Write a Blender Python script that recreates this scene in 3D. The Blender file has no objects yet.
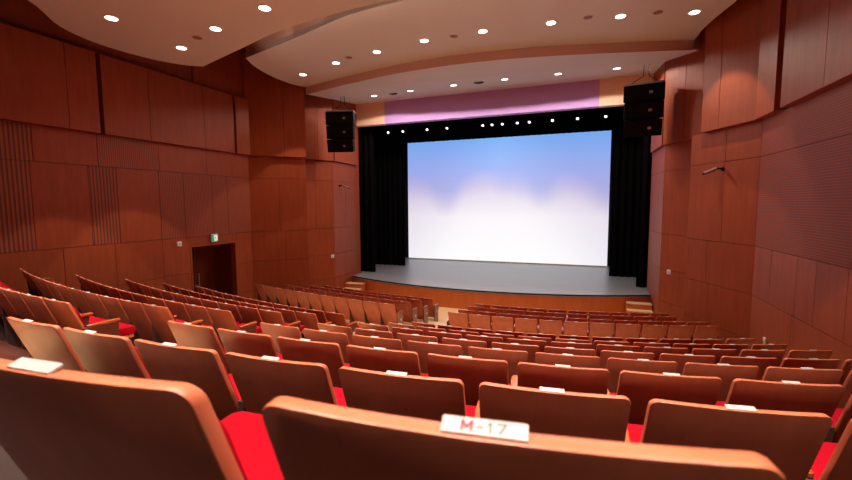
import bpy, bmesh, math, random
from mathutils import Vector, Matrix
random.seed(7)
PI = math.pi
sc = bpy.context.scene
C = bpy.context.collection
sc.view_settings.view_transform = 'Standard'
sc.view_settings.look = 'None'
sc.view_settings.gamma = 1
sc.view_settings.use_curve_mapping = False
sc.view_settings.exposure = 0.0
sc.cycles.diffuse_bounces = 5
sc.cycles.max_bounces = 8
sc.cycles.sample_clamp_indirect = 4

# ------------------------------------------------------------------ helpers
def srgb(r, g, b):
    f = lambda c: (c/255/12.92) if c/255 <= .04045 else ((c/255+.055)/1.055)**2.4
    return (f(r), f(g), f(b), 1)

def obj(name, bm, mats, parent=None, smooth=False):
    me = bpy.data.meshes.new(name)
    bmesh.ops.recalc_face_normals(bm, faces=bm.faces)
    if smooth:
        for f in bm.faces: f.smooth = True
    bm.to_mesh(me); bm.free()
    for m in (mats if isinstance(mats, (list, tuple)) else [mats]): me.materials.append(m)
    if smooth:
        try: me.set_sharp_from_angle(angle=math.radians(35))
        except Exception: pass
    o = bpy.data.objects.new(name, me); C.objects.link(o)
    if parent: o.parent = parent
    return o

def tag(o, label, cat, group=None):
    o['label'] = label; o['category'] = cat
    if group: o['group'] = group
    return o

def thing(name, label, cat, loc=(0, 0, 0), rotz=0, group=None):
    o = bpy.data.objects.new(name, None); C.objects.link(o)
    o.empty_display_size = .1
    o.location = loc; o.rotation_euler = (0, 0, rotz)
    return tag(o, label, cat, group)

def struct(name, bm, m, parent=None, smooth=False):
    o = obj(name, bm, m, parent, smooth)
    o['kind'] = 'structure'
    return o

def dup(root, **kw):
    r = root.copy(); C.objects.link(r)
    for ch in root.children:
        c = ch.copy(); C.objects.link(c); c.parent = r
        for g in ch.children:
            d = g.copy(); C.objects.link(d); d.parent = c
    return r

def bx(bm, x0, x1, y0, y1, z0, z1, mi=0, bev=0, M=None):
    r = bmesh.ops.create_cube(bm, size=1)
    vs = r['verts']
    for v in vs:
        v.co = Vector(((x0+x1)/2+v.co.x*(x1-x0), (y0+y1)/2+v.co.y*(y1-y0), (z0+z1)/2+v.co.z*(z1-z0)))
        if M: v.co = M @ v.co
    fs = {f for v in vs for f in v.link_faces}
    for f in fs: f.material_index = mi
    if bev:
        es = {e for f in fs for e in f.edges}
        bmesh.ops.bevel(bm, geom=list(es), offset=bev, segments=2, affect='EDGES', profile=.6)
    return vs

def cyl(bm, r, z0, z1, seg=24, r2=None, M=None, mi=0, cap=True):
    q = bmesh.ops.create_cone(bm, cap_ends=cap, segments=seg, radius1=r, radius2=r if r2 is None else r2, depth=z1-z0)
    for v in q['verts']:
        v.co.z += (z0+z1)/2
        if M: v.co = M @ v.co
    for f in {f for v in q['verts'] for f in v.link_faces}: f.material_index = mi

def prism(bm, pts, z0, z1, mi=0):
    """pts: plan outline; z0, z1 numbers or functions of (x, y)"""
    a = z0 if callable(z0) else (lambda x, y: z0)
    b = z1 if callable(z1) else (lambda x, y: z1)
    lo = [bm.verts.new((x, y, a(x, y))) for x, y in pts]
    hi = [bm.verts.new((x, y, b(x, y))) for x, y in pts]
    n = len(pts)
    fs = [bm.faces.new(lo), bm.faces.new(hi)]
    for i in range(n):
        fs.append(bm.faces.new((lo[i], lo[(i+1) % n], hi[(i+1) % n], hi[i])))
    for f in fs: f.material_index = mi

def strip(bm, xs, y0, y1, z0, z1, mi=0):
    """box whose plan follows the curves y0(x)..y1(x)"""
    q = []
    for x in xs:
        q.append([bm.verts.new((x, y0(x), z0)), bm.verts.new((x, y1(x), z0)), bm.verts.new((x, y1(x), z1)), bm.verts.new((x, y0(x), z1))])
    fs = [bm.faces.new(q[0]), bm.faces.new(q[-1])]
    for a, b in zip(q, q[1:]):
        for i in range(4):
            fs.append(bm.faces.new((a[i], a[(i+1) % 4], b[(i+1) % 4], b[i])))
    for f in fs: f.material_index = mi

def tube(bm, pts, r, seg=8):
    for a, b in zip(pts, pts[1:]):
        a, b = Vector(a), Vector(b); d = b-a
        M = Matrix.Translation(a) @ d.to_track_quat('Z', 'Y').to_matrix().to_4x4()
        cyl(bm, r, 0, d.length, seg, M=M)

# ------------------------------------------------------------------ materials
def mat(name, col, rough=.5, metal=0, spec=.5, emit=None, es=0):
    m = bpy.data.materials.new(name); m.use_nodes = True
    b = m.node_tree.nodes['Principled BSDF']
    b.inputs['Base Color'].default_value = col
    b.inputs['Roughness'].default_value = rough
    b.inputs['Metallic'].default_value = metal
    b.inputs['Specular IOR Level'].default_value = spec
    if emit:
        b.inputs['Emission Color'].default_value = emit
        b.inputs['Emission Strength'].default_value = es
    return m

def wood(name, c1, c2, rough=.35, scale=(1, 1, 1), grain=14, spec=.5, bump=.0):
    m = mat(name, c1, rough, 0, spec); nt = m.node_tree; N = nt.nodes; L = nt.links
    b = N['Principled BSDF']
    tc = N.new('ShaderNodeTexCoord'); mp = N.new('ShaderNodeMapping'); mp.inputs['Scale'].default_value = scale
    no = N.new('ShaderNodeTexNoise'); no.inputs['Scale'].default_value = grain; no.inputs['Detail'].default_value = 4
    no.inputs['Roughness'].default_value = .6
    rp = N.new('ShaderNodeValToRGB'); rp.color_ramp.elements[0].position = .3; rp.color_ramp.elements[1].position = .7
    rp.color_ramp.elements[0].color = c1; rp.color_ramp.elements[1].color = c2
    L.new(tc.outputs['Object'], mp.inputs['Vector']); L.new(mp.outputs['Vector'], no.inputs['Vector'])
    L.new(no.outputs['Fac'], rp.inputs['Fac']); L.new(rp.outputs['Color'], b.inputs['Base Color'])
    return m

def slotted(name, c, dark, axis, period, duty, cross=None):
    """wood veneer with fine milled slots (stripes along z), optionally crossed into small tiles"""
    m = mat(name, c, .55, 0, .15); nt = m.node_tree; N = nt.nodes; L = nt.links; b = N['Principled BSDF']
    tc = N.new('ShaderNodeTexCoord'); sp = N.new('ShaderNodeSeparateXYZ'); L.new(tc.outputs['Object'], sp.inputs[0])
    def st(out, per, du):
        a = N.new('ShaderNodeMath'); a.operation = 'MULTIPLY'; a.inputs[1].default_value = 1/per
        f = N.new('ShaderNodeMath'); f.operation = 'FRACT'; g = N.new('ShaderNodeMath'); g.operation = 'LESS_THAN'; g.inputs[1].default_value = du
        L.new(out, a.inputs[0]); L.new(a.outputs[0], f.inputs[0]); L.new(f.outputs[0], g.inputs[0]); return g.outputs[0]
    s = st(sp.outputs[axis], period, duty)
    if cross:
        t = st(sp.outputs['Z'], cross[0], cross[1])
        mm = N.new('ShaderNodeMath'); mm.operation = 'MULTIPLY'; L.new(s, mm.inputs[0]); L.new(t, mm.inputs[1]); s = mm.outputs[0]
    mx = N.new('ShaderNodeMix'); mx.data_type = 'RGBA'; L.new(s, mx.inputs['Factor'])
    mx.inputs[6].default_value = c; mx.inputs[7].default_value = dark
    L.new(mx.outputs[2], b.inputs['Base Color'])
    return m

WALL1, WALL2 = srgb(160, 76, 41), srgb(144, 65, 34)
M_wall = wood('wall_veneer', WALL1, WALL2, .5, (1, 1, .12), 9, .2)
M_wallback = mat('panel_joint', srgb(84, 34, 20), .8)
M_slot = slotted('slotted_veneer', srgb(164, 82, 52), srgb(112, 66, 56), 'Y', .05, .42)
M_slot_wide = slotted('wide_slotted_veneer', srgb(160, 76, 44), srgb(96, 62, 54), 'Y', .075, .45)
M_perf = slotted('perforated_veneer', srgb(156, 76, 47), srgb(108, 62, 56), 'Y', .045, .6, (.045, .6))
M_ceil = mat('painted_plaster', srgb(224, 224, 216), .7)
M_lip_shaded = mat('ceiling_lip_shaded', srgb(196, 150, 128), .6)  # ceiling plaster made browner, shade of the risers put into the colour
M_dark = mat('dark_void', srgb(38, 20, 16), .9)
M_black = mat('black_drape', srgb(11, 11, 12), .95, spec=.05)
M_blackpaint = mat('black_paint', srgb(16, 16, 18), .7, spec=.2)
M_shell = wood('seat_plywood', srgb(204, 114, 80), srgb(186, 99, 67), .38, (1, 1, .15), 10)
M_sidewood = wood('dark_side_wood', srgb(96, 42, 28), srgb(84, 35, 22), .45, (1, 1, .15), 10, .3)
M_arm = wood('armrest_wood', srgb(178, 88, 48), srgb(165, 76, 40), .25, (1, .2, 1), 12)
M_red = mat('red_upholstery', srgb(158, 10, 28), .95, spec=.05)
M_stand = mat('seat_standard_metal', srgb(96, 72, 66), .5, .2)
M_endpanel = mat('end_panel_laminate', srgb(152, 112, 102), .5)
M_plate = mat('number_plate_plastic', srgb(184, 178, 172), .5)
M_letter = mat('red_lettering', srgb(190, 30, 60), .5)
M_digit = mat('grey_lettering', srgb(92, 84, 86), .5)
M_terr = wood('terrace_wood', srgb(76, 35, 23), srgb(64, 28, 18), .55, (.2, 1, 1), 8, .2)
M_maple = wood('pale_maple', srgb(236, 206, 160), srgb(226, 190, 140), .4, (.3, 1, 1), 10)
M_stagefront = wood('stage_front_veneer', srgb(208, 112, 54), srgb(196, 100, 46), .4, (1, 1, .2), 8)
M_deck = wood('grey_stage_deck', srgb(158, 160, 164), srgb(142, 144, 148), .35, (.15, 1, 1), 6)
M_beige = mat('header_beige', srgb(240, 206, 176), .7)
M_lilac_light = mat('header_lilac_light', srgb(196, 158, 226), .7)  # purple light on the middle of the header, painted into its colour
M_door = wood('door_veneer', srgb(120, 46, 26), srgb(104, 38, 20), .4, (1, 1, .15), 9)
M_white = mat('white_plastic', srgb(235, 228, 220), .4)
M_metal = mat('brushed_metal', srgb(190, 180, 175), .35, .8)
M_spk = mat('speaker_black', srgb(11, 11, 12), .6, spec=.12)
M_grille = slotted('speaker_grille', srgb(14, 14, 15), srgb(8, 8, 8), 'X', .03, .5, (.03, .5))
M_lens = mat('lamp_lens', (1, .93, .86, 1), .5, emit=(1, .9, .8, 1), es=9)
M_stagelens = mat('stage_lamp_lens', (1, .95, .9, 1), .5, emit=(1, .95, .92, 1), es=4)
M_green = mat('exit_sign_green', srgb(20, 130, 90), .5, emit=srgb(40, 170, 120), es=.55)
M_pict = mat('exit_sign_white', srgb(235, 245, 240), .5, emit=srgb(225, 240, 225), es=.7)

def cyc_light_mat():
    m = bpy.data.materials.new('cyc_light_glow'); m.use_nodes = True; nt = m.node_tree; N = nt.nodes; L = nt.links  # blue and white stage light on the cloth, painted as its own glow
    for n in list(N): N.remove(n)
    out = N.new('ShaderNodeOutputMaterial'); em = N.new('ShaderNodeEmission')
    tc = N.new('ShaderNodeTexCoord'); sp = N.new('ShaderNodeSeparateXYZ'); L.new(tc.outputs['Object'], sp.inputs[0])
    # painted white light with cloud-like tops: height of the white part varies over the width (object x 0..10.7, z 0..6.74)
    def math_(op, a, b=None):
        n = N.new('ShaderNodeMath'); n.operation = op
        for i, v in enumerate((a, b)):
            if v is None: continue
            if isinstance(v, (int, float)): n.inputs[i].default_value = v
            else: L.new(v, n.inputs[i])
        return n.outputs[0]
    fx = N.new('ShaderNodeFloatCurve')
    cu = fx.mapping.curves[0]
    P = [(0, .64), (.1, .62), (.22, .50), (.32, .62), (.43, .69), (.52, .63), (.6, .63), (.70, .56), (.82, .64), (.9, .60), (.97, .52), (1, .50)]
    cu.points[0].location = P[0]; cu.points[1].location = P[-1]
    for p in P[1:-1]: cu.points.new(*p)
    fx.mapping.update()
    L.new(math_('DIVIDE', sp.outputs['X'], 10.7), fx.inputs['Value'])
    zf = math_('DIVIDE', sp.outputs['Z'], 6.74)
    no = N.new('ShaderNodeTexNoise'); no.inputs['Scale'].default_value = .45; L.new(tc.outputs['Object'], no.inputs['Vector'])
    d = math_('SUBTRACT', zf, fx.outputs[0]); d = math_('ADD', d, math_('MULTIPLY', math_('SUBTRACT', no.outputs['Fac'], .5), .12))
    # painted blue light by height
    rs = N.new('ShaderNodeValToRGB'); r = rs.color_ramp
    r.elements[0].position = .45; r.elements[0].color = srgb(196, 192, 232)
    r.elements[1].position = 1; r.elements[1].color = srgb(128, 186, 252)
    e = r.elements.new(.66); e.color = srgb(182, 192, 246)
    e = r.elements.new(.84); e.color = srgb(158, 190, 254)
    L.new(zf, rs.inputs['Fac'])
    rw = N.new('ShaderNodeValToRGB'); r = rw.color_ramp
    r.elements[0].position = 0; r.elements[0].color = (1, 1, 1, 1)
    r.elements[1].position = .62; r.elements[1].color = srgb(226, 214, 238)
    e = r.elements.new(.36); e.color = srgb(254, 248, 252)
    L.new(zf, rw.inputs['Fac'])
    mr = N.new('ShaderNodeMapRange'); mr.interpolation_type = 'SMOOTHSTEP'
    mr.inputs['From Min'].default_value = -.17; mr.inputs['From Max'].default_value = .10
    L.new(d, mr.inputs['Value'])
    mx = N.new('ShaderNodeMix'); mx.data_type = 'RGBA'; L.new(mr.outputs[0], mx.inputs['Factor'])
    L.new(rw.outputs['Color'], mx.inputs[6]); L.new(rs.outputs['Color'], mx.inputs[7])
    xc = math_('ABSOLUTE', math_('SUBTRACT', math_('DIVIDE', sp.outputs['X'], 10.7), .5))
    zz = math_('MULTIPLY', zf, .35)
    rad = math_('ADD', xc, zz)
    m2 = N.new('ShaderNodeMapRange'); m2.interpolation_type = 'SMOOTHSTEP'; m2.inputs['From Min'].default_value = .2; m2.inputs['From Max'].default_value = .68  # light falloff towards the sides and top, put into the colour
    L.new(rad, m2.inputs['Value'])
    mt = N.new('ShaderNodeMix'); mt.data_type = 'RGBA'; mt.blend_type = 'MULTIPLY'; L.new(m2.outputs[0], mt.inputs['Factor'])
    L.new(mx.outputs[2], mt.inputs[6]); mt.inputs[7].default_value = srgb(234, 230, 240)
    L.new(mt.outputs[2], em.inputs['Color']); em.inputs['Strength'].default_value = 1.0
    L.new(em.outputs[0], out.inputs['Surface'])
    return m
M_cyc_light = cyc_light_mat()

# ------------------------------------------------------------------ seating rows (arcs measured in metres, eye at the origin)
RC = (-2.03, 19.18)
RAD = [18.87, 17.93, 16.98, 16.00, 15.04, 14.05, 13.07, 12.08, 9.78, 8.92, 8.01, 7.13]
HT = [.211, .625, .907, 1.192, 1.466, 1.735, 2.007, 2.262, 2.643, 2.792, 2.915, 3.05]     # seat top below the eye
YL = [.33, 1.35, 2.35, 3.33, 4.25, 5.26, 6.20, 7.17, 9.66, 10.64, 11.46, 12.28]
TOP = .85
FZ = [-h-TOP for h in HT]
def y_right(k, x):
    if k >= 8: return RC[1]-RAD[k]+(x-RC[0])**2/30
    return RC[1]-math.sqrt(max(.1, RAD[k]**2-(x-RC[0])**2))
def y_left(k, x):
    t = -4.5-x; return YL[k]+.09*t+(.0235 if k < 8 else .018)*t*t
def row_y(k, x):
    if x >= -3.0: return y_right(k, x)
    if x <= -4.5: return y_left(k, x)
    f = (x+4.5)/1.5; return y_left(k, -4.5)*(1-f)+y_right(k, -3.0)*f

XL, XR = -10.9, 3.6
def rng(a, b, n): return [a+(b-a)*i/n for i in range(n+1)]

def spot(loc, power, cone, target=None, blend=.1, col=(1, .81, .68), r=.07):
    l = bpy.data.lights.new('downlight_beam', 'SPOT'); l.energy = power; l.spot_size = math.radians(cone); l.spot_blend = blend
    l.color = col; l.shadow_soft_size = r
    o = bpy.data.objects.new('downlight_beam', l); C.objects.link(o); o.location = loc
    d = Vector(target)-Vector(loc) if target else Vector((0, 0, -1))
    o.rotation_euler = d.to_track_quat('-Z', 'Y').to_euler()
    return o

# ------------------------------------------------------------------ floor
AISLE = (-4.42, -3.12)
xs = rng(XL-.3, XR+.3, 44)
for k in range(12):
    bm = bmesh.new()
    z = FZ[k]
    if k == 0: y0 = lambda x: -6.5
    else: y0 = lambda x, k=k: row_y(k, x)-.04
    if k == 7: y1 = lambda x: row_y(7, x)+.93
    elif k == 11: y1 = lambda x: 17.0
    else: y1 = lambda x, k=k: row_y(k+1, x)-.04
    if k == 8: y0 = lambda x: row_y(7, x)+.93
    strip(bm, xs, y0, y1, z-.6, z)
    struct("floor", bm, M_maple if k >= 8 else (M_dark if k == 0 else M_terr))
# aisle treads of pale wood in the centre aisle and along the right wall
for (a0, a1) in (AISLE, (3.02, XR-.03)):
    bm = bmesh.new()
    ax = rng(a0, a1, 5)
    for k in range(0, 8):
        n = row_y(k+1, 0) if k < 7 else 0
        ya = (lambda x, k=k: row_y(k, x)-.04)
        yb = (lambda x, k=k: (row_y(k+1, x)-.04) if k < 7 else row_y(7, x)+.93)
        ym = (lambda x, f=ya, g=yb: (f(x)+g(x))/2)
        strip(bm, ax, ym, yb, FZ[k]+.001, FZ[k]+.012)
        step = (FZ[k-1]-FZ[k])/2 if k else .14
        strip(bm, ax, ya, ym, FZ[k]+.001, FZ[k]+step)
    struct('floor', bm, M_maple)

# ------------------------------------------------------------------ walls
GAP = .010
def wall_facet(name, p0, p1, bands, thick=.04, backz=None, inward=1, m_list=None):
    """panelled wall between plan points p0 and p1; bands = [(z0, z1, [(s0, s1, material index)...])], s in metres from p0"""
    p0, p1 = Vector(p0), Vector(p1); d = (p1-p0); L = d.length; d.normalize()
    n = Vector((-d.y, d.x))*inward
    M = Matrix(((d.x, n.x, 0, p0.x), (d.y, n.y, 0, p0.y), (0, 0, 1, 0), (0, 0, 0, 1)))
    bm = bmesh.new()
    for z0, z1, cells in bands:
        for s0, s1, mi in cells:
            bx(bm, s0+GAP/2, s1-GAP/2, -thick, 0, z0+GAP/2, z1-GAP/2, mi, M=M)
    for (z0, z1, s0, s1) in (backz or [(bands[-1][0], bands[0][1], 0, L)]):
        bx(bm, s0, s1, -thick-.12, -thick+.004, z0, z1, 1, M=M)
    bm2 = bm
    return struct(name, bm2, [M_wall, M_wallback, M_slot, M_slot_wide, M_perf])

def cells(js, spec=None):
    return [(a, b, (spec or {}).get(i, 0)) for i, (a, b) in enumerate(zip(js, js[1:]))]

ZT, Z1, Z2, Z3, Z4, ZB = 1.75, .97, -.93, -2.0, -3.0, -4.1
Y0 = -6.5
# left wall, main facet (x = -10.9); s = y - Y0
S = lambda *ys: [y-Y0 for y in ys]
YE = 11.45
DL0, DL1 = 8.95, 10.72
bands = [
    (Z1, ZT, cells(S(-6.5, -4, -1.5, 1, 3.2, 4.4, 5.34, 6.6, 8.15, 9.7, YE), {4: 3, 5: 3, 7: 2})),
    (Z2, Z1, cells(S(-6.5, -4, -1.5, 1, 3.2, 4.4, 5.26, 6.36, 7.0, 8.1, 8.85, 9.85, 10.45, YE), {4: 3, 5: 3, 7: 3, 9: 2, 10: 2, 11: 2, 12: 2})),
    (-1.2, Z2, cells(S(-6.5, -4, -1.5, 1, 3.2, 5.74, 6.85, 8.1, DL0, DL1, YE))),
    (Z3, -1.2+GAP, cells(S(-6.5, -4, -1.5, 1, 3.2, 5.74, 6.85, 8.1, DL0))+cells(S(DL1, YE))),
    (Z4, Z3, cells(S(-6.5, -4, -1.5, 1, 3.2, 5.74, 6.85, 8.1, DL0))+cells(S(DL1, YE))),
    (ZB, Z4, cells(S(-6.5, -4, -1.5, 1, 3.2, 5.74, 6.85, 8.1, DL0))+cells(S(DL1, YE)))]
# merge the strip above the door lintel with the band below it on the plain cells
bands[2] = (-1.2, Z2, cells(S(DL0, DL1)))
bands[3] = (Z3, Z2, bands[3][2])
wall_facet('wall_left', (XL, Y0), (XL, YE), bands, inward=-1,
           backz=[(Z2, 3.6, 0, YE-Y0), (-1.2, Z2, 0, YE-Y0), (ZB, -1.2, 0, DL0-Y0), (ZB, -1.2, DL1-Y0, YE-Y0)])
def simple_facet(name, p0, p1, joint, inward):
    L = (Vector(p1)-Vector(p0)).length
    b = []
    for i, (z0, z1) in enumerate(((Z1, ZT), (Z2, Z1), (Z3, Z2), (Z4, Z3), (ZB, Z4))):
        j = joint[i % len(joint)]
        b.append((z0, z1, cells([0, j*L, L]) if j else cells([0, L])))
    return wall_facet(name, p0, p1, b, inward=inward)
LB1, LC0, LC1, LD = (-9.5, 12.8), (-9.95, 13.0), (-9.32, 14.3), (-9.37, 16.2)
simple_facet('wall_left', (XL, YE), LB1, (0, .5, .58, .5, .5), -1)
simple_facet('wall_left', LC0, LC1, (.45, .45, 0, 0, 0), -1)
simple_facet('wall_left', LC1, LD, (0, .5, 0, 0, 0), -1)
RB1, RC0, RC1, RD = (2.75, 12.6), (3.2, 12.8), (2.42, 14.2), (2.42, 16.2)
YR = 10.68
rb = [(Z1, ZT, cells(S(-6.5, -3, 1, 4, 7.3, YR), {3: 4, 4: 4})),
      (Z2, Z1, cells(S(-6.5, -3, 1, 4, 7.3, YR), {3: 4, 4: 4})),
      (Z3, Z2, cells(S(-6.5, -3, 1, 4, 6.4, 7.4, 8.22, 8.83, 9.85, YR))),
      (Z4, Z3, cells(S(-6.5, -3, 1, 4, 6, 8.9, YR))),
      (ZB, Z4, cells(S(-6.5, -3, 1, 4, 6, 8.9, YR)))]
wall_facet('wall_right', (XR, Y0), (XR, YR), rb, inward=1)
simple_facet('wall_right', (XR, YR), RB1, (.45, .45, .65, .6, .6), 1)
simple_facet('wall_right', RC0, RC1, (0, 0, 0, .5, 0), 1)
simple_facet('wall_right', RC1, RD, (0, 0, 0, 0, 0), 1)

# upper walls: thicker veneered boxes standing proud of the wall below, with a ledge underneath
def upper(name, p0, p1, z0, z1, js, out, inward, ext=(0, 0), dw=.05):
    """js: joints in metres; negative value marks a deep dark slot"""
    p0, p1 = Vector(p0), Vector(p1); d = (p1-p0); L = d.length; d.normalize(); n = Vector((-d.y, d.x))*inward
    M = Matrix(((d.x, n.x, 0, p0.x), (d.y, n.y, 0, p0.y), (0, 0, 1, 0), (0, 0, 0, 1)))
    bm = bmesh.new()
    pts = [-ext[0]]+js+[L+ext[1]]
    for a, b in zip(pts, pts[1:]):
        ga = dw if a in js and a in DEEP else GAP/2
        gb = dw if b in js and b in DEEP else GAP/2
        bx(bm, a+ga, b-gb, -.06, out, z0, z1, 0, bev=.004, M=M)
    bx(bm, -ext[0], L+ext[1], -.1, out*.3, z0+.02, z1-.02, 1, M=M)
    return struct(name, bm, [M_wall, M_wallback])
DEEP = set()
d1, d2 = 6.66-Y0, 10.75-Y0
DEEP = {d1, d2}
upper('wall_left', (XL, Y0), (XL, YE), ZT, 3.62, [2, 4.5, 7, 9.6, 5.98-Y0, d1, 7.85-Y0, 9.55-Y0, d2], .16, -1, (0, .0))
DEEP = set()
upper('wall_left', (XL, YE), LB1, ZT, 5.2, [1.2], .16, -1, (.05, .0))
upper('wall_left', LC0, LC1, ZT+.02, 5.2, [.75], .10, -1)
upper('wall_left', LC1, LD, ZT+.02, 5.2, [], .10, -1)
r1 = 9.66-Y0
DEEP = {r1}
upper('wall_right', (XR, Y0), (XR, YR), ZT, 5.2, [3, 6, 9, 12.9, 8.1-Y0, r1], .14, 1, (0, .05), .13)
DEEP = set()
upper('wall_right', (XR, YR), RB1, ZT, 5.2, [1.05], .14, 1, (0, -.49))
upper('wall_right', RC0, RC1, ZT, 5.2, [.8], .10, 1)
upper('wall_right', RC1, RD, ZT, 5.2, [], .10, 1)
# plain wall above the left upper panels, set back
bm = bmesh.new(); bx(bm, XL-.12, XL-.02, Y0, YE+.2, 3.55, 6.2)
bx(bm, XL-.02, XL+.012, YE-2.1, YE+.02, 3.60, 5.2)
struct('wall_left', bm, M_wall)
bm = bmesh.new(); bx(bm, XL-.3, XR+.3, Y0-.2, Y0, -1.6, 6.2); struct('wall_back', bm, M_wall)
# outer shell closing the hall
bm = bmesh.new(); bx(bm, XR+.17, XR+.3, Y0, 17, ZB-.2, 6.2); struct('wall_right', bm, M_dark)
bm = bmesh.new(); bx(bm, XL-1.9, XL-1.75, Y0, 17, ZB-.2, 6.2); struct('wall_left', bm, M_dark)
bm = bmesh.new(); bx(bm, XL-1.9, XR+.3, Y0-.2, 24.2, 6.2, 6.4); struct('ceiling', bm, M_dark)

# ------------------------------------------------------------------ side entrance (door recess, left wall)
bm = bmesh.new()
zf = FZ[8]
bx(bm, XL-1.0, XL-.04, DL0-.1, DL0, zf, -1.2); bx(bm, XL-1.0, XL-.04, DL1, DL1+.1, zf, -1.2)
bx(bm, XL-1.0, XL-.04, DL0-.1, DL1+.1, -1.2, -1.1)
struct('wall_left', bm, M_door)
bm = bmesh.new(); bx(bm, XL-1.1, XL-.02, DL0-.1, DL1+.1, zf-.2, zf); struct('floor', bm, M_terr)
mid = (DL0+DL1)/2
for i, (a, b) in enumerate(((DL0, mid-.004), (mid+.004, DL1))):
    bm = bmesh.new(); bx(bm, XL-1.0, XL-.94, a+.005, b-.005, zf+.005, -1.205, bev=.005)
    dr = struct('door_%d' % (i+1), bm, M_door)
    hb = bmesh.new(); yy = mid-.12 if i == 0 else mid+.12
    tube(hb, [(XL-.94, yy, zf+.85), (XL-.88, yy, zf+.85), (XL-.88, yy, zf+1.25), (XL-.94, yy, zf+1.25)], .014)
    obj('door_handle', hb, M_metal, dr)
# door frame in lighter veneer
bm = bmesh.new()
for a, b in ((DL0-.0, DL0+.05), (DL1-.05, DL1)): bx(bm, XL-.2, XL+.012, a, b, zf, -1.2, bev=.004)
bx(bm, XL-.2, XL+.012, DL0+.05, DL1-.05, -1.25, -1.2, bev=.004)
struct('trim_1', bm, M_wall)

# ------------------------------------------------------------------ ceiling panels
AX = -3.5
def mirror(p): return [(2*AX-x, y) for x, y in reversed(p)]
def arc(p):  # p: left half from the wall to the axis
    return p+mirror(p)[1:] if abs(p[-1][0]-AX) < 1e-6 else p+mirror(p)
def smooth(pts, n=5):
    out = []
    P = [Vector(p) for p in pts]
    for i in range(len(P)-1):
        a, b, c, d = P[max(i-1, 0)], P[i], P[i+1], P[min(i+2, len(P)-1)]
        for j in range(n):
            t = j/n
            out.append(tuple(.5*((2*b)+(c-a)*t+(2*a-5*b+4*c-d)*t*t+(3*b-a-3*c+d)*t**3)))
    out.append(tuple(P[-1])); return out
# nearest panel, hanging clear of the walls
edge_l = smooth([(-9.0, 3.6), (-9.35, 4.7), (-10.1, 5.6), (-10.35, 6.5), (-10.2, 7.5), (-9.85, 8.15), (-9.45, 8.45)])
back_l = smooth([(-9.45, 8.45), (-7.55, 7.85), (-6.1, 7.4), (-4.7, 7.15), (AX, 7.05)])
out = edge_l[:-1]+back_l
full = [(-9.0, -3.5)]+out+mirror(out)[1:]+[(2*AX+9.0, -3.5)]
bm = bmesh.new(); prism(bm, full, 3.7, 3.84); struct('ceiling', bm, M_ceil)
# second panel, with a turned-up lip on the side facing the hall
f2 = smooth([(-9.1, 9.62), (-7.65, 9.2), (-6.5, 8.85), (-4.9, 8.35), (AX, 8.2)])
b2 = smooth([(-9.33, 12.72), (-7.2, 12.15), (-5.2, 11.75), (AX, 11.62)])
s2 = smooth([(-9.33, 12.72), (-9.56, 12.1), (-9.58, 11.2), (-9.4, 10.3), (-9.1, 9.62)])
sr = [(3.12, 9.9), (3.02, 10.8), (2.86, 11.5), (2.76, 12.2), (2.74, 12.86)]
half = b2[::-1]+s2[1:-1]+f2
bm = bmesh.new()
loop = f2+mirror(f2)[1:]+sr+mirror(b2)[::-1][:-1]+b2[::-1]+s2[1:-1]
prism(bm, loop, 4.25, 4.36, 0)
lip = f2+mirror(f2)[1:]
q = [(x, y+.1) for x, y in lip]
prism(bm, lip+q[::-1], 4.252, 4.86, 1)
struct('ceiling', bm, [M_ceil, M_lip_shaded])
# third panel, lower at its front edge, rising to the stage header
b3 = b2+mirror(b2)[1:]+[(2.74, 12.86)]
loop = [(x, y+.004) for x, y in b3]+[(3.0, 13.2), (2.42, 14.2), (2.42, 16.22), (-9.37, 16.22), (-9.3, 14.3)]
zb = lambda x, y: 4.0+max(0, (y-12.6))*.115
bm = bmesh.new(); prism(bm, loop, zb, lambda x, y: 4.6, 0)
fr = [(x, y-.015) for x, y in b3]
prism(bm, fr+[(x, y) for x, y in b3[::-1]], 3.998, 4.27, 1)
struct('ceiling', bm, [M_ceil, M_lip_shaded])
# header over the stage opening
bm = bmesh.new()
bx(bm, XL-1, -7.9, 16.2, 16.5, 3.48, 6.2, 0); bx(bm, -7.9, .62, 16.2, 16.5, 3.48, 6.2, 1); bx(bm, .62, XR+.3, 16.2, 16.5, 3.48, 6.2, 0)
struct('wall_front', bm, [M_beige, M_lilac_light])
bm = bmesh.new()
bx(bm, XL-1.8, -9.37, 16.2, 16.5, ZB, 3.48); bx(bm, 2.42, XR+.3, 16.2, 16.5, ZB, 3.48)
struct('wall_front', bm, M_wall)

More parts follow.
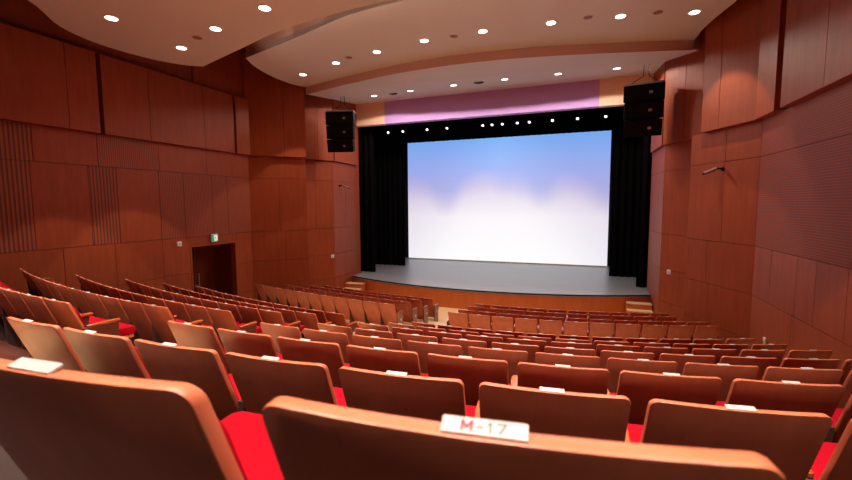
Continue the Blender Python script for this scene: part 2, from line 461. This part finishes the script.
# ------------------------------------------------------------------ stage
DZ = -3.15
def front(x): 
    R = 14.6; return 14.46+(R-math.sqrt(R*R-(x+3.4)**2))
fx_ = rng(-9.9, 2.42, 40)
bm = bmesh.new()
strip(bm, fx_, front, lambda x: 22.4, DZ-.08, DZ, 0)
strip(bm, fx_, lambda x: front(x)+.03, lambda x: 16.6, -4.1, DZ-.08, 1)
struct('floor', bm, [M_deck, M_stagefront])
bm = bmesh.new(); bx(bm, XL-1, -9.9, 16.3, 22.4, DZ-.08, DZ); bx(bm, 2.42, XR+1, 16.3, 22.4, DZ-.08, DZ)
struct('floor', bm, M_deck)
bm = bmesh.new()
strip(bm, fx_, lambda x: front(x)-.012, lambda x: front(x)+.03, DZ-.035, DZ+.004)
struct('trim_2', bm, M_blackpaint)
def stage_steps(x0, x1, label, y1):
    t = thing('stage_steps', label, 'steps', ((x0+x1)/2, y1, FZ[11]), 0)
    w = (x1-x0)/2; n = 3; rise = (DZ-FZ[11])/(n+1); run = .27
    for i in range(n):
        bm = bmesh.new(); z = rise*(i+1)
        bx(bm, -w, w, -run*(n-i), 0 if i == n-1 else -run*(n-i-1), 0, z-.03, 0)
        obj('riser', bm, M_stagefront, t)
        bm = bmesh.new(); bx(bm, -w, w, -run*(n-i)-.02, -run*(n-i-1), z-.03, z, 0, bev=.004)
        obj('tread', bm, M_maple, t)
    return t
stage_steps(-9.3, -8.5, 'short flight of pale wooden steps up to the left end of the stage', front(-8.3)+.0)
stage_steps(1.62, 2.38, 'short flight of pale wooden steps up to the right end of the stage', front(1.4)-.0)
# stage house
bm = bmesh.new(); bx(bm, XL-1, XR+1, 22.35, 22.5, DZ-.1, 6.2); struct('wall_front', bm, M_blackpaint)
bm = bmesh.new(); bx(bm, XL-1.1, XL-1, 16.5, 22.4, DZ-.1, 6.2); struct('wall_left', bm, M_blackpaint)
bm = bmesh.new(); bx(bm, XR+1, XR+1.1, 16.5, 22.4, DZ-.1, 6.2); struct('wall_right', bm, M_blackpaint)

def drape(x0, x1, y, z0, z1, amp=.05, per=.28, nz=2):
    bm = bmesh.new(); n = int(abs(x1-x0)/per*8)
    fr_, bk = [], []
    for i in range(n+1):
        x = x0+(x1-x0)*i/n; yy = y+amp*math.sin(2*PI*(x-x0)/per)+.012*math.sin(9*x)
        fr_.append((x, yy)); bk.append((x, yy+.012))
    prism(bm, fr_+bk[::-1], z0, z1)
    return bm
tag(obj('stage_leg_curtain', drape(-10.9, -8.87, 16.95, DZ+.01, 5.0), M_black, smooth=True), 'black masking curtain nearest the left edge of the stage opening', 'curtain')
tag(obj('stage_leg_curtain', drape(-10.2, -8.28, 19.2, DZ+.01, 5.0), M_black, smooth=True), 'black masking curtain directly beside the left edge of the lit cyclorama', 'curtain')
tag(obj('stage_leg_curtain', drape(2.12, 3.9, 16.95, DZ+.01, 5.0), M_black, smooth=True), 'black masking curtain nearest the right edge of the stage opening', 'curtain')
tag(obj('stage_leg_curtain', drape(1.34, 3.3, 19.2, DZ+.01, 5.0), M_black, smooth=True), 'black masking curtain directly beside the right edge of the lit cyclorama', 'curtain')
tag(obj('stage_border_curtain', drape(-10.6, 3.4, 21.3, 3.42, 5.6, .03), M_black, smooth=True), 'wide black border curtain above the lit cyclorama', 'curtain')
# screen: cyclorama cloth, the light on it painted as glow
bm = bmesh.new(); bx(bm, 0, 10.7, -.01, .01, 0, 6.74)
s = thing('cyclorama', 'large cyclorama at back of stage, cloud-shaped white and blue light painted as glow', 'screen', (-9.27, 22.0, DZ+.02))
o = obj('cyc_cloth', bm, M_cyc_light, s)
bm = bmesh.new(); bx(bm, -.05, 10.75, -.035, .035, -.015, .035)
obj('bottom_batten', bm, M_white, s)

# stage lanterns on a bar
def lantern():
    t = thing('stage_lantern', '', 'stage light')
    bm = bmesh.new(); R_ = Matrix.Rotation(math.radians(-42), 4, 'X')
    cyl(bm, .09, -.18, .1, 16, M=R_); cyl(bm, .11, -.3, -.18, 16, .09, M=R_)
    obj('lantern_body', bm, M_spk, t, True)
    bm = bmesh.new(); cyl(bm, .05, -.31, -.302, 16, M=R_); obj('lens', bm, M_stagelens, t)
    bm = bmesh.new(); tube(bm, [(-.13, 0, 0), (-.13, 0, .16), (.13, 0, .16), (.13, 0, 0)], .012); tube(bm, [(0, 0, .16), (0, 0, .28)], .018)
    obj('yoke', bm, M_spk, t)
    return t
for x_ in (-7.5, -5.5, -3.9, -2.2, -.4): spot((x_, 18.6, 3.5), 45, 90, (x_, 18.2, -3), .8, (.95, .97, 1))
lx = [-8.67, -7.88, -6.7, -5.67, -4.05, -3.62, -3.14, -2.54, -1.99, -1.08, -.06, 1.0]
tag(obj('lighting_bar', (lambda b: (tube(b, [(-10.2, 18.4, 3.99), (2.9, 18.4, 3.99)], .025), [tube(b, [(x_, 18.4, 3.99), (x_, 18.4, 6.17)], .008) for x_ in (-9.5, -6.2, -2.8, .3, 2.4)], b)[-1])(bmesh.new()), M_spk), 'black horizontal pipe carrying the small stage lights', 'lighting bar')
p = lantern()
for i, x in enumerate(lx):
    o = p if i == 0 else dup(p)
    o.location = (x, 18.4, 3.71); o.rotation_euler = (0, 0, random.uniform(-.25, .25))
    w = ['leftmost', 'second from left', 'third from left', 'fourth from left', 'fifth from left', 'sixth from left', 'sixth from right', 'fifth from right', 'fourth from right', 'third from right', 'second from right', 'rightmost'][i]
    tag(o, 'small lit stage light on the bar over the stage, %s' % w, 'stage light', 'lights on the stage bar')

# ------------------------------------------------------------------ seats
def shell_bm(w=.247, z0=.15, z1=TOP, th=.025, off=0, rad=.026, sag=.018, lean=.40, bev=.004, rbot=.02):
    """curved, leaning plywood sheet with rounded top corners and softened rim"""
    bm = bmesh.new()
    ts = sorted({round(-1+.2*i, 4) for i in range(1, 10)} | {round(s_*(1-rad/w*(1-math.sin(PI/2*j/5))), 5) for s_ in (-1, 1) for j in range(6)})
    nz = 6
    def grid(yo, e):
        g = []
        W, Z0, Z1, R_ = w-e, z0+e, z1-e, rad-e
        def drop(u, r):
            d = abs(u)-(W-r)
            return 0 if d <= 0 else r-math.sqrt(max(0, r*r-d*d))
        for t in ts:
            u = t*W
            a = Z0+drop(u, min(rbot, R_)); b = Z1-drop(u, R_)
            col = []
            for j in range(nz+1):
                z = a+(b-a)*j/nz
                y = (z1-z)*lean+sag*(u/w)**2+yo+.03*((z-z0)/(z1-z0)-.5)**2
                col.append(Vector((u, y, z)))
            g.append(col)
        return g
    n = len(ts)
    ring = [(i, 0) for i in range(n)]+[(n-1, j) for j in range(1, nz+1)]+[(i, nz) for i in range(n-2, -1, -1)]+[(0, j) for j in range(nz-1, 0, -1)]
    def face_grid(P):
        V = [[bm.verts.new(c) for c in col] for col in P]
        for i in range(n-1):
            for j in range(nz):
                bm.faces.new((V[i][j], V[i+1][j], V[i+1][j+1], V[i][j+1]))
        return [V[i][j] for i, j in ring]
    k = .3*bev
    loops = [face_grid(grid(off, bev))]
    for yo, e in ((off+k, k), (off+bev, 0), (off+th-bev, 0), (off+th-k, k)):
        P = grid(yo, e); loops.append([bm.verts.new(P[i][j]) for i, j in ring])
    loops.append(face_grid(grid(off+th, bev)))
    for A, B in zip(loops, loops[1:]):
        m = len(A)
        for i in range(m):
            q = (i+1) % m
            bm.faces.new((A[i], A[q], B[q], B[i]))
    bmesh.ops.remove_doubles(bm, verts=bm.verts, dist=.00005)
    return bm

def armrest_bm(x):
    bm = bmesh.new()
    pts = []
    for i in range(9):
        a = PI*i/8; pts.append((x+.030*math.cos(a), .42+.030*math.sin(a)))
    pts += [(x-.028, .32), (x-.012, .150), (x+.012, .150), (x+.028, .32)]
    prism(bm, pts, .575, .600)
    bmesh.ops.bevel(bm, geom=[e for e in bm.edges], offset=.006, segments=1, affect='EDGES')
    return bm

def stand_bm(x):
    bm = bmesh.new()
    prof = [(.14, .575), (.17, 0), (.38, 0), (.39, .05), (.36, .3), (.41, .575)]
    lo = [bm.verts.new((x-.016, y, z)) for y, z in prof]; hi = [bm.verts.new((x+.016, y, z)) for y, z in prof]
    bm.faces.new(lo); bm.faces.new(hi)
    for i in range(len(prof)):
        j = (i+1) % len(prof); bm.faces.new((lo[i], lo[j], hi[j], hi[i]))
    return bm

MESH = {}
def mk(key, name, f, mats, smooth=False):
    if key not in MESH:
        o = obj(name, f(), mats, None, smooth); MESH[key] = o.data
        bpy.data.objects.remove(o)
    return MESH[key]
def plate_bm():
    bm = bmesh.new(); bx(bm, -.04, .04, -.0095, .0095, -.0022, .0022, bev=.001)
    return bm
def seat_bm():
    bm = bmesh.new(); bx(bm, -.235, .235, .20, .62, .38, .47, bev=.03); return bm
def pan_bm():
    bm = bmesh.new(); bx(bm, -.225, .225, .22, .60, .345, .383, bev=.01); return bm
def endlight_bm(s):
    bm = bmesh.new(); M = Matrix.Translation((s*.2755+s*.0285, .29, .38)) @ Matrix.Rotation(PI/2, 4, 'Y'); cyl(bm, .03, -.008, .008, 16, M=M); return bm
def endpanel_bm(s):
    bm = bmesh.new(); a, b = sorted((s*.2755+s*.012, s*.2755+s*.028))
    prof = [(.14, .27), (.12, .5), (.11, .575), (.42, .575), (.42, .5), (.40, .02), (.15, .02)]
    lo = [bm.verts.new((a, y, z)) for y, z in prof]; hi = [bm.verts.new((b, y, z)) for y, z in prof]
    bm.faces.new(lo); bm.faces.new(hi)
    for i in range(len(prof)):
        j = (i+1) % len(prof); bm.faces.new((lo[i], lo[j], hi[j], hi[i]))
    return bm

def link(name, me, parent, label=None):
    o = bpy.data.objects.new(name, me); C.objects.link(o); o.parent = parent
    if label: o['label'] = label
    return o

def make_chair(loc, rz, label, group, first, last, pale=True):
    t = thing('theatre_seat', label, 'theatre seat', loc, rz, group)
    link('backrest', mk('shell', 'backrest', shell_bm, M_shell, True), t)
    link('back_cushion', mk('bc', 'back_cushion', lambda: shell_bm(.215, .40, .79, .035, .053, .05, .014, .40, .012, .05), M_red, True), t)
    link('seat_cushion', mk('sc', 'seat_cushion', seat_bm, M_red, True), t)
    link('seat_pan', mk('sp', 'seat_pan', pan_bm, M_shell), t)
    link('armrest', mk('ar', 'armrest', lambda: armrest_bm(.2755), M_arm), t)
    link('side_support', mk('st', 'side_support', lambda: stand_bm(.2755), M_stand), t)
    if first:
        link('armrest', mk('ar0', 'armrest', lambda: armrest_bm(-.2755), M_arm), t)
        link('side_support', mk('st0', 'side_support', lambda: stand_bm(-.2755), M_stand), t)
    for s_, fl in ((-1, first), (1, last)):
        if fl:
            e = link('end_panel', mk('ep%d%d' % (s_, pale), 'end_panel', lambda: endpanel_bm(s_), M_endpanel if pale else M_sidewood), t)
            link('aisle_light', mk('al%d' % s_, 'aisle_light', lambda: endlight_bm(s_), M_white), e)
    pl = link('number_plate', mk('pl', 'number_plate', plate_bm, M_plate), t)
    pl.location = (0, .0215, TOP+.0035); pl.rotation_euler = (.33, 0, 0)
    return t, pl

ORD = ['first', 'second', 'third', 'fourth', 'fifth', 'sixth', 'seventh', 'eighth', 'ninth', 'tenth', 'eleventh', 'twelfth']
def rowname(k):
    if k >= 8: return '%s row from the stage' % ORD[11-k]
    return '%s row behind the cross aisle' % ORD[7-k]
cam_f = 407.7
# right block
right = {0: (-.62, 3), 11: (-2.67, 10), 10: (-2.70, 10)}
first_x = {0: -.62, 1: -2.81, 2: -2.80, 3: -2.79, 4: -2.78, 5: -2.77, 6: -2.76, 7: -2.74, 8: -2.71, 9: -2.69, 10: -2.67, 11: -2.67}
cnt = {0: 2, 11: 10, 10: 10}
def vis(x, y):
    u = math.atan2(x, max(y, .05))          # keep only what the frame can see, plus one seat
    return -math.radians(66.7)-.09 < u < math.radians(26)+.12
for k in range(12):
    r = RAD[k]; a = math.asin((first_x[k]-RC[0])/r)
    n = cnt.get(k, 11)
    for j in range(n):
        aa = a+j*.55/r
        x = RC[0]+r*math.sin(aa); y = RC[1]-r*math.cos(aa)
        if k >= 8:
            x = first_x[k] if j == 0 else x_prev+.55*math.cos(aa_prev)
            aa = math.atan((x-RC[0])/15); y = y_right(k, x); x_prev, aa_prev = x, aa
        if k > 0 and not vis(x-.3, y+.3): continue
        col = j if k else j+4
        lab = 'wood-backed red seat, %s from centre aisle, %s, right block' % (ORD[col], rowname(k))
        if k == 0: lab = ['wood-backed seat nearest the lens, blank blurred plate, at the lower left', 'wood-backed seat nearest the lens with plate reading M-17', 'wood-backed seat nearest the lens at the lower right corner'][j]
        if k == 0:
            x, y, aa = ((-.660, .285, .06), (-.074, .336, .115))[j]
        t, pl = make_chair((x, y, FZ[k]), aa, lab, 'theatre seats in the right block', k > 0 and j == 0, k > 0 and j == n-1, False)
        if k == 0 and j == 1:
            H_ = .0105
            def strokes(segs, wd=.0022):
                bm = bmesh.new()
                for (ax_, ay), (bx_, by) in segs:
                    A, B = Vector((ax_, ay)), Vector((bx_, by)); d = (B-A).normalized(); nn = Vector((-d.y, d.x))*wd/2
                    A -= d*wd*.4; B += d*wd*.4
                    q = [A-nn, B-nn, B+nn, A+nn]
                    lo = [bm.verts.new((v.x, v.y, 0)) for v in q]; hi = [bm.verts.new((v.x, v.y, .0004)) for v in q]
                    bm.faces.new(lo); bm.faces.new(hi)
                    for i in range(4): bm.faces.new((lo[i], lo[(i+1) % 4], hi[(i+1) % 4], hi[i]))
                return bm
            e = obj('row_letter', strokes([((0, 0), (0, H_)), ((0, H_), (.0045, .003)), ((.0045, .003), (.009, H_)), ((.009, H_), (.009, 0))], .0027), M_letter, pl)
            e.location = (-.0205, -.0055, .0023)
            e = obj('seat_number', strokes([((0, H_*.45), (.0055, H_*.45)), ((.0125, 0), (.0125, H_)), ((.0125, H_), (.010, H_*.8)), ((.019, H_), (.0265, H_)), ((.0265, H_), (.0215, 0))]), M_digit, pl)
            e.location = (-.0065, -.0055, .0023)
# left block
for k in range(2, 12):
    xlim = -10.35 if k < 8 else (-10.3, -9.9, -9.6, -9.3)[k-8]
    x = {9: -4.74, 10: -4.70, 11: -4.63}.get(k, -4.77); L_ = []
    while x-.27 > xlim:
        y = y_left(k, x)
        if vis(x+.2, y): L_.append((x, y))
        sl = (y_left(k, x+.01)-y_left(k, x-.01))/.02
        x -= .535/math.sqrt(1+sl*sl)
    for j, (x, y) in enumerate(L_):
        sl = (y_left(k, x+.01)-y_left(k, x-.01))/.02
        lab = 'wood-backed red seat, %s from centre aisle, %s, left block' % (ORD[j], rowname(k))
        # leftmost seat closes its own left side
        make_chair((x, y, FZ[k]), math.atan(sl), lab, 'theatre seats in the left block', j == len(L_)-1, j == 0, k >= 8)

# ------------------------------------------------------------------ lights in the ceiling
def downlight_proto():
    t = thing('downlight', '', 'ceiling light')
    bm = bmesh.new(); cyl(bm, .125, -.012, .0, 28, .135); obj('trim_ring', bm, M_white, t)
    bm = bmesh.new(); cyl(bm, .102, -.016, -.013, 24); obj('lens', bm, M_lens, t)
    return t
dl = downlight_proto(); used = [False]
def down(x, y, z, power, label, cone=60, tilt=0, target=None):
    o = dl if not used[0] else dup(dl)
    used[0] = True
    o.location = (x, y, z); o.rotation_euler = (tilt, 0, 0)
    tag(o, label, 'ceiling light', 'round recessed downlights in the ceiling')
    spot((x, y, z-.04), power, cone, target)
P1, P2, P3 = 480, 280, 200
names1 = ['leftmost and nearest round downlight, on the near ceiling panel', 'round downlight near the tip of the near ceiling panel', 'round downlight second from right on the near ceiling panel', 'rightmost visible round downlight on the near ceiling panel']
for (x, y), n in zip([(-8.7, 5.7), (-8.8, 7.3), (-7.2, 6.8), (-5.6, 6.45)], names1): down(x, y, 3.7, P1, n)
pos = ['leftmost', 'second from left', 'third from left', 'fourth from left', 'fifth from left', 'third from right', 'second from right', 'rightmost']
for (x, y), n in zip([(-8.5, 11.45), (-6.9, 10.9), (-5.35, 10.55), (-3.85, 10.3), (-2.3, 10.28), (-.7, 10.4), (.8, 10.62), (2.33, 11.0)], pos):
    down(x, y, 4.25, P2, 'round downlight on the middle ceiling panel, %s in its row' % n, 72)
pos3 = ['leftmost', 'second from left', 'third from left', 'third from right', 'second from right', 'rightmost']
for (x, y), n in zip([(-7.5, 14.5), (-5.9, 14.3), (-4.2, 14.15), (-2.4, 14.1), (-.7, 14.2), (1.03, 14.4)], pos3):
    down(x, y, zb(x, y), P3, 'round downlight nearest the stage header, %s in its row' % n, 162, tilt=.11)
# the same panel's lights over and behind the viewpoint
for y, xs_ in ((6.3, (-3.9, -2.2, -.5, 1.2)), (3.3, (-8.0, -5.8, -3.6, -1.4, .8)), (.9, (-8.0, -6.1, -4.2, -2.3, -.4, 1.5)), (-.6, (-6.8, -5.1, -3.4, -1.75, 1.6))):
    for i, x in enumerate(xs_):
        down(x, y, 3.7, {6.3: 620, 3.3: 480, .9: 680, -.6: 410}[y], 'round downlight in the near ceiling panel, above the rear seats', {6.3: 60, 3.3: 62, .9: 73, -.6: 64}[y])
# cove lights washing the lip of the middle panel
for x in (-7.6, -6.4, -5.2, -4.0, -2.8, -1.6, -.4, .8):
    yb = 8.3+abs(x-AX)**2*.035
    spot((x, yb-1.05, 3.95), 26, 70, (x, yb, 4.45), .6)

# ------------------------------------------------------------------ ceiling grilles
def grille(x, y, z, label):
    t = thing('ceiling_speaker', label, 'ceiling speaker', (x, y, z), 0, 'small round fittings between the downlights')
    bm = bmesh.new(); cyl(bm, .13, -.008, 0, 24, .14); obj('trim_ring', bm, M_ceil, t)
    bm = bmesh.new(); cyl(bm, .10, -.012, -.007, 20); obj('speaker_mesh', bm, mat('grille_grey', srgb(150, 110, 95), .6) if 'grille_grey' not in bpy.data.materials else bpy.data.materials['grille_grey'], t)
grille(-3.05, 10.31, 4.25, 'small round ceiling grille left of centre on the middle panel')
grille(.11, 10.41, 4.25, 'small round ceiling grille right of centre on the middle panel')
grille(1.57, 10.71, 4.25, 'small round ceiling grille beside the rightmost middle downlight')
grille(-6.3, 10.65, 4.25, 'small round ceiling grille near the left middle downlights')
grille(-7.95, 7.0, 3.7, 'small round fitting between downlights on the near panel')
for x, y, n in ((-6.7, 14.5, 'left'), (-3.3, 14.15, 'centre')):
    t = thing('ceiling_vent', 'dark oval vent at the %s of the panel before the header' % n, 'vent', (x, y, zb(x, y)), 0)
    bm = bmesh.new(); cyl(bm, .17, -.01, 0, 24, .18); obj('vent_ring', bm, M_spk, t)

# ------------------------------------------------------------------ hanging loudspeakers
def array(x, y, ztop, rz, label, ch):
    t = thing('hanging_loudspeaker', label, 'loudspeaker', (x, y, ztop), rz)
    zz = 0; yy = 0
    for i, tilt in enumerate((-.03, -.10, -.2)):
        bm = bmesh.new(); h = .46; w = .53-.02*i
        M = Matrix.Translation((0, yy, zz)) @ Matrix.Rotation(-tilt, 4, 'X')
        # trapezoid cabinet
        prof = [(-w, -.3), (w, -.3), (w*.8, .3), (-w*.8, .3)]
        lo = [bm.verts.new(M @ Vector((px, py, -h))) for px, py in prof]; hi = [bm.verts.new(M @ Vector((px, py, 0))) for px, py in prof]
        bm.faces.new(lo); bm.faces.new(hi)
        for a in range(4): bm.faces.new((lo[a], lo[(a+1) % 4], hi[(a+1) % 4], hi[a]))
        bmesh.ops.bevel(bm, geom=list(bm.edges), offset=.012, segments=1, affect='EDGES')
        c = obj('cabinet', bm, M_spk, t)
        bm = bmesh.new(); bx(bm, -w+.05, w-.05, -.318, -.304, -h+.05, -.05, M=M)
        obj('front_grille', bm, M_grille, c)
        bm = bmesh.new(); bx(bm, w*.25, w*.25+.09, -.325, -.317, -h/2-.04, -h/2+.03, M=M); obj('badge', bm, M_metal, c)
        zz -= (h+.02)*math.cos(tilt); yy += (h+.02)*math.sin(-tilt)*-.6
    bm = bmesh.new(); bx(bm, -.5, .5, -.27, -.2, .01, .05); bx(bm, -.5, .5, .15, .22, .01, .05); bx(bm, -.5, -.44, -.27, .22, .01, .05); bx(bm, .44, .5, -.27, .22, .01, .05)
    obj('rigging_frame', bm, M_metal, t)
    bm = bmesh.new()
    tube(bm, [(-.45, 0, .04), (-.02, 0, .3), (-.02, 0, ch)], .012); tube(bm, [(.45, 0, .04), (.12, 0, .3), (.12, 0, ch)], .012)
    obj('hanging_chain', bm, M_spk, t)
array(-8.35, 13.5, 3.42, .25, 'black stacked loudspeaker hanging left of the stage opening', .6)
array(1.72, 13.7, 3.40, -.1, 'black stacked loudspeaker hanging right of the stage opening', .62)

# ------------------------------------------------------------------ small wall fittings
t = thing('exit_sign', 'small green illuminated exit sign over the left doorway', 'exit sign', (XL+.012, 9.8, -1.14))
bm = bmesh.new(); bx(bm, 0, .06, -.125, .125, 0, .25, bev=.008); obj('sign_box', bm, M_white, t)
bm = bmesh.new(); bx(bm, .06, .064, -.11, .11, .02, .23); f_ = obj('sign_face', bm, M_green, t)
bm = bmesh.new()
bx(bm, .064, .066, -.035, .095, .035, .21); fp = obj('doorway_symbol', bm, M_pict, f_)
bm = bmesh.new()
def limb(a, b, w):
    a, b = Vector(a), Vector(b); d = (b-a); L = d.length; d.normalize(); n = Vector((-d.y, d.x))*w
    q = [a-n, b-n, b+n, a+n]; lo = [bm.verts.new((.0662, v.x, v.y)) for v in q]; hi = [bm.verts.new((.0675, v.x, v.y)) for v in q]
    bm.faces.new(lo); bm.faces.new(hi)
    for i in range(4): bm.faces.new((lo[i], lo[(i+1) % 4], hi[(i+1) % 4], hi[i]))
limb((.0, .165), (.01, .11), .012); limb((.01, .11), (.045, .075), .008); limb((.01, .11), (-.02, .08), .008); limb((-.02, .08), (-.035, .05), .007)
limb((.0, .155), (.035, .13), .006); limb((.0, .155), (-.03, .14), .006); cyl(bm, .013, .0662, .0675, 12, M=Matrix.Translation((0, -.005, .188)) @ Matrix.Rotation(PI/2, 4, 'Y'))
for v in bm.verts: pass
obj('running_figure', bm, M_green, f_)

def fitting(name, label, cat, loc, dims, nrm, m=M_white):
    t = thing(name, label, cat, loc, math.atan2(nrm[1], nrm[0]))
    bm = bmesh.new(); bx(bm, 0, dims[0], -dims[1]/2, dims[1]/2, -dims[2]/2, dims[2]/2, bev=.006); obj('wall_plate', bm, m, t)
    bm = bmesh.new(); bx(bm, dims[0], dims[0]+.01, -dims[1]/5, dims[1]/5, -dims[2]/5, dims[2]/5, bev=.003); obj('rocker', bm, M_metal, t)
fitting('wall_switch', 'small white plate on the wall left of the left doorway', 'wall switch', (XL, 8.6, -1.1), (.03, .14, .14), (1, 0))
def on_facet(p0, p1, u):  # point along a facet and its inward normal
    p0, p1 = Vector(p0), Vector(p1); d = (p1-p0).normalized(); q = p0.lerp(p1, u); n = Vector((-d.y, d.x))
    if n.dot(Vector((-3.5, 13))-q) < 0: n = -n
    return q, n
q, n = on_facet(LC0, LC1, .92); fitting('wall_switch', 'small white plate on the dark panel left of the stage', 'wall switch', (q.x, q.y, -2.08), (.03, .14, .14), n)
q, n = on_facet(RC0, RC1, .75); fitting('wall_switch', 'small white square plate on the wall right of the stage', 'wall switch', (q.x, q.y, -2.05), (.03, .14, .14), n)
fitting('wall_switch', 'tall white plate low on the right wall behind the seats', 'wall switch', (XR, 9.86, -2.8), (.03, .10, .2), (-1, 0))
def camera_fit(q, n, z, label):
    t = thing('security_camera', label, 'security camera', (q.x, q.y, z), math.atan2(n.y, n.x))
    bm = bmesh.new(); cyl(bm, .05, 0, .02, 16, M=Matrix.Rotation(PI/2, 4, 'Y')); obj('wall_mount', bm, M_spk, t)
    bm = bmesh.new(); tube(bm, [(.02, 0, 0), (.14, 0, .02), (.2, 0, .0)], .018); obj('bracket', bm, M_spk, t)
    bm = bmesh.new(); M = Matrix.Translation((.18, 0, 0)) @ Matrix.Rotation(math.radians(112), 4, 'Y'); cyl(bm, .042, -.02, .3, 16, M=M); obj('camera_body', bm, M_metal, t, True)
    bm = bmesh.new(); cyl(bm, .034, .301, .306, 16, M=M); obj('lens', bm, M_spk, t)
q, n = on_facet((XR, YR), RB1, .48); n2 = (n+Vector((-.8, -.3))).normalized(); camera_fit(q, n2, .80, 'silver security camera on the wall right of the stage')
q, n = on_facet(LC1, LD, .25); camera_fit(q, n, .80, 'small security camera on the wall left of the stage')

# ------------------------------------------------------------------ world and camera
w = bpy.data.worlds.new('world'); sc.world = w; w.use_nodes = True
w.node_tree.nodes['Background'].inputs[0].default_value = (.02, .012, .01, 1)

cd = bpy.data.cameras.new('camera'); cam = bpy.data.objects.new('camera', cd); C.objects.link(cam); sc.camera = cam
yaw, pit, rol = math.radians(20.4025), math.radians(4.9526), math.radians(-.3332)
F = Vector((-math.sin(yaw)*math.cos(pit), math.cos(yaw)*math.cos(pit), -math.sin(pit)))
R = Vector((math.cos(yaw), math.sin(yaw), 0)); U = R.cross(F)
R2 = math.cos(rol)*R+math.sin(rol)*U; U2 = -math.sin(rol)*R+math.cos(rol)*U
cam.matrix_world = Matrix(((R2.x, U2.x, -F.x, 0), (R2.y, U2.y, -F.y, 0), (R2.z, U2.z, -F.z, 0), (0, 0, 0, 1)))
cd.sensor_width = 36; cd.lens = 36*407.7/852; cd.clip_start = .02; cd.clip_end = 200
cd.dof.use_dof = True; cd.dof.focus_distance = 7; cd.dof.aperture_fstop = 4.5
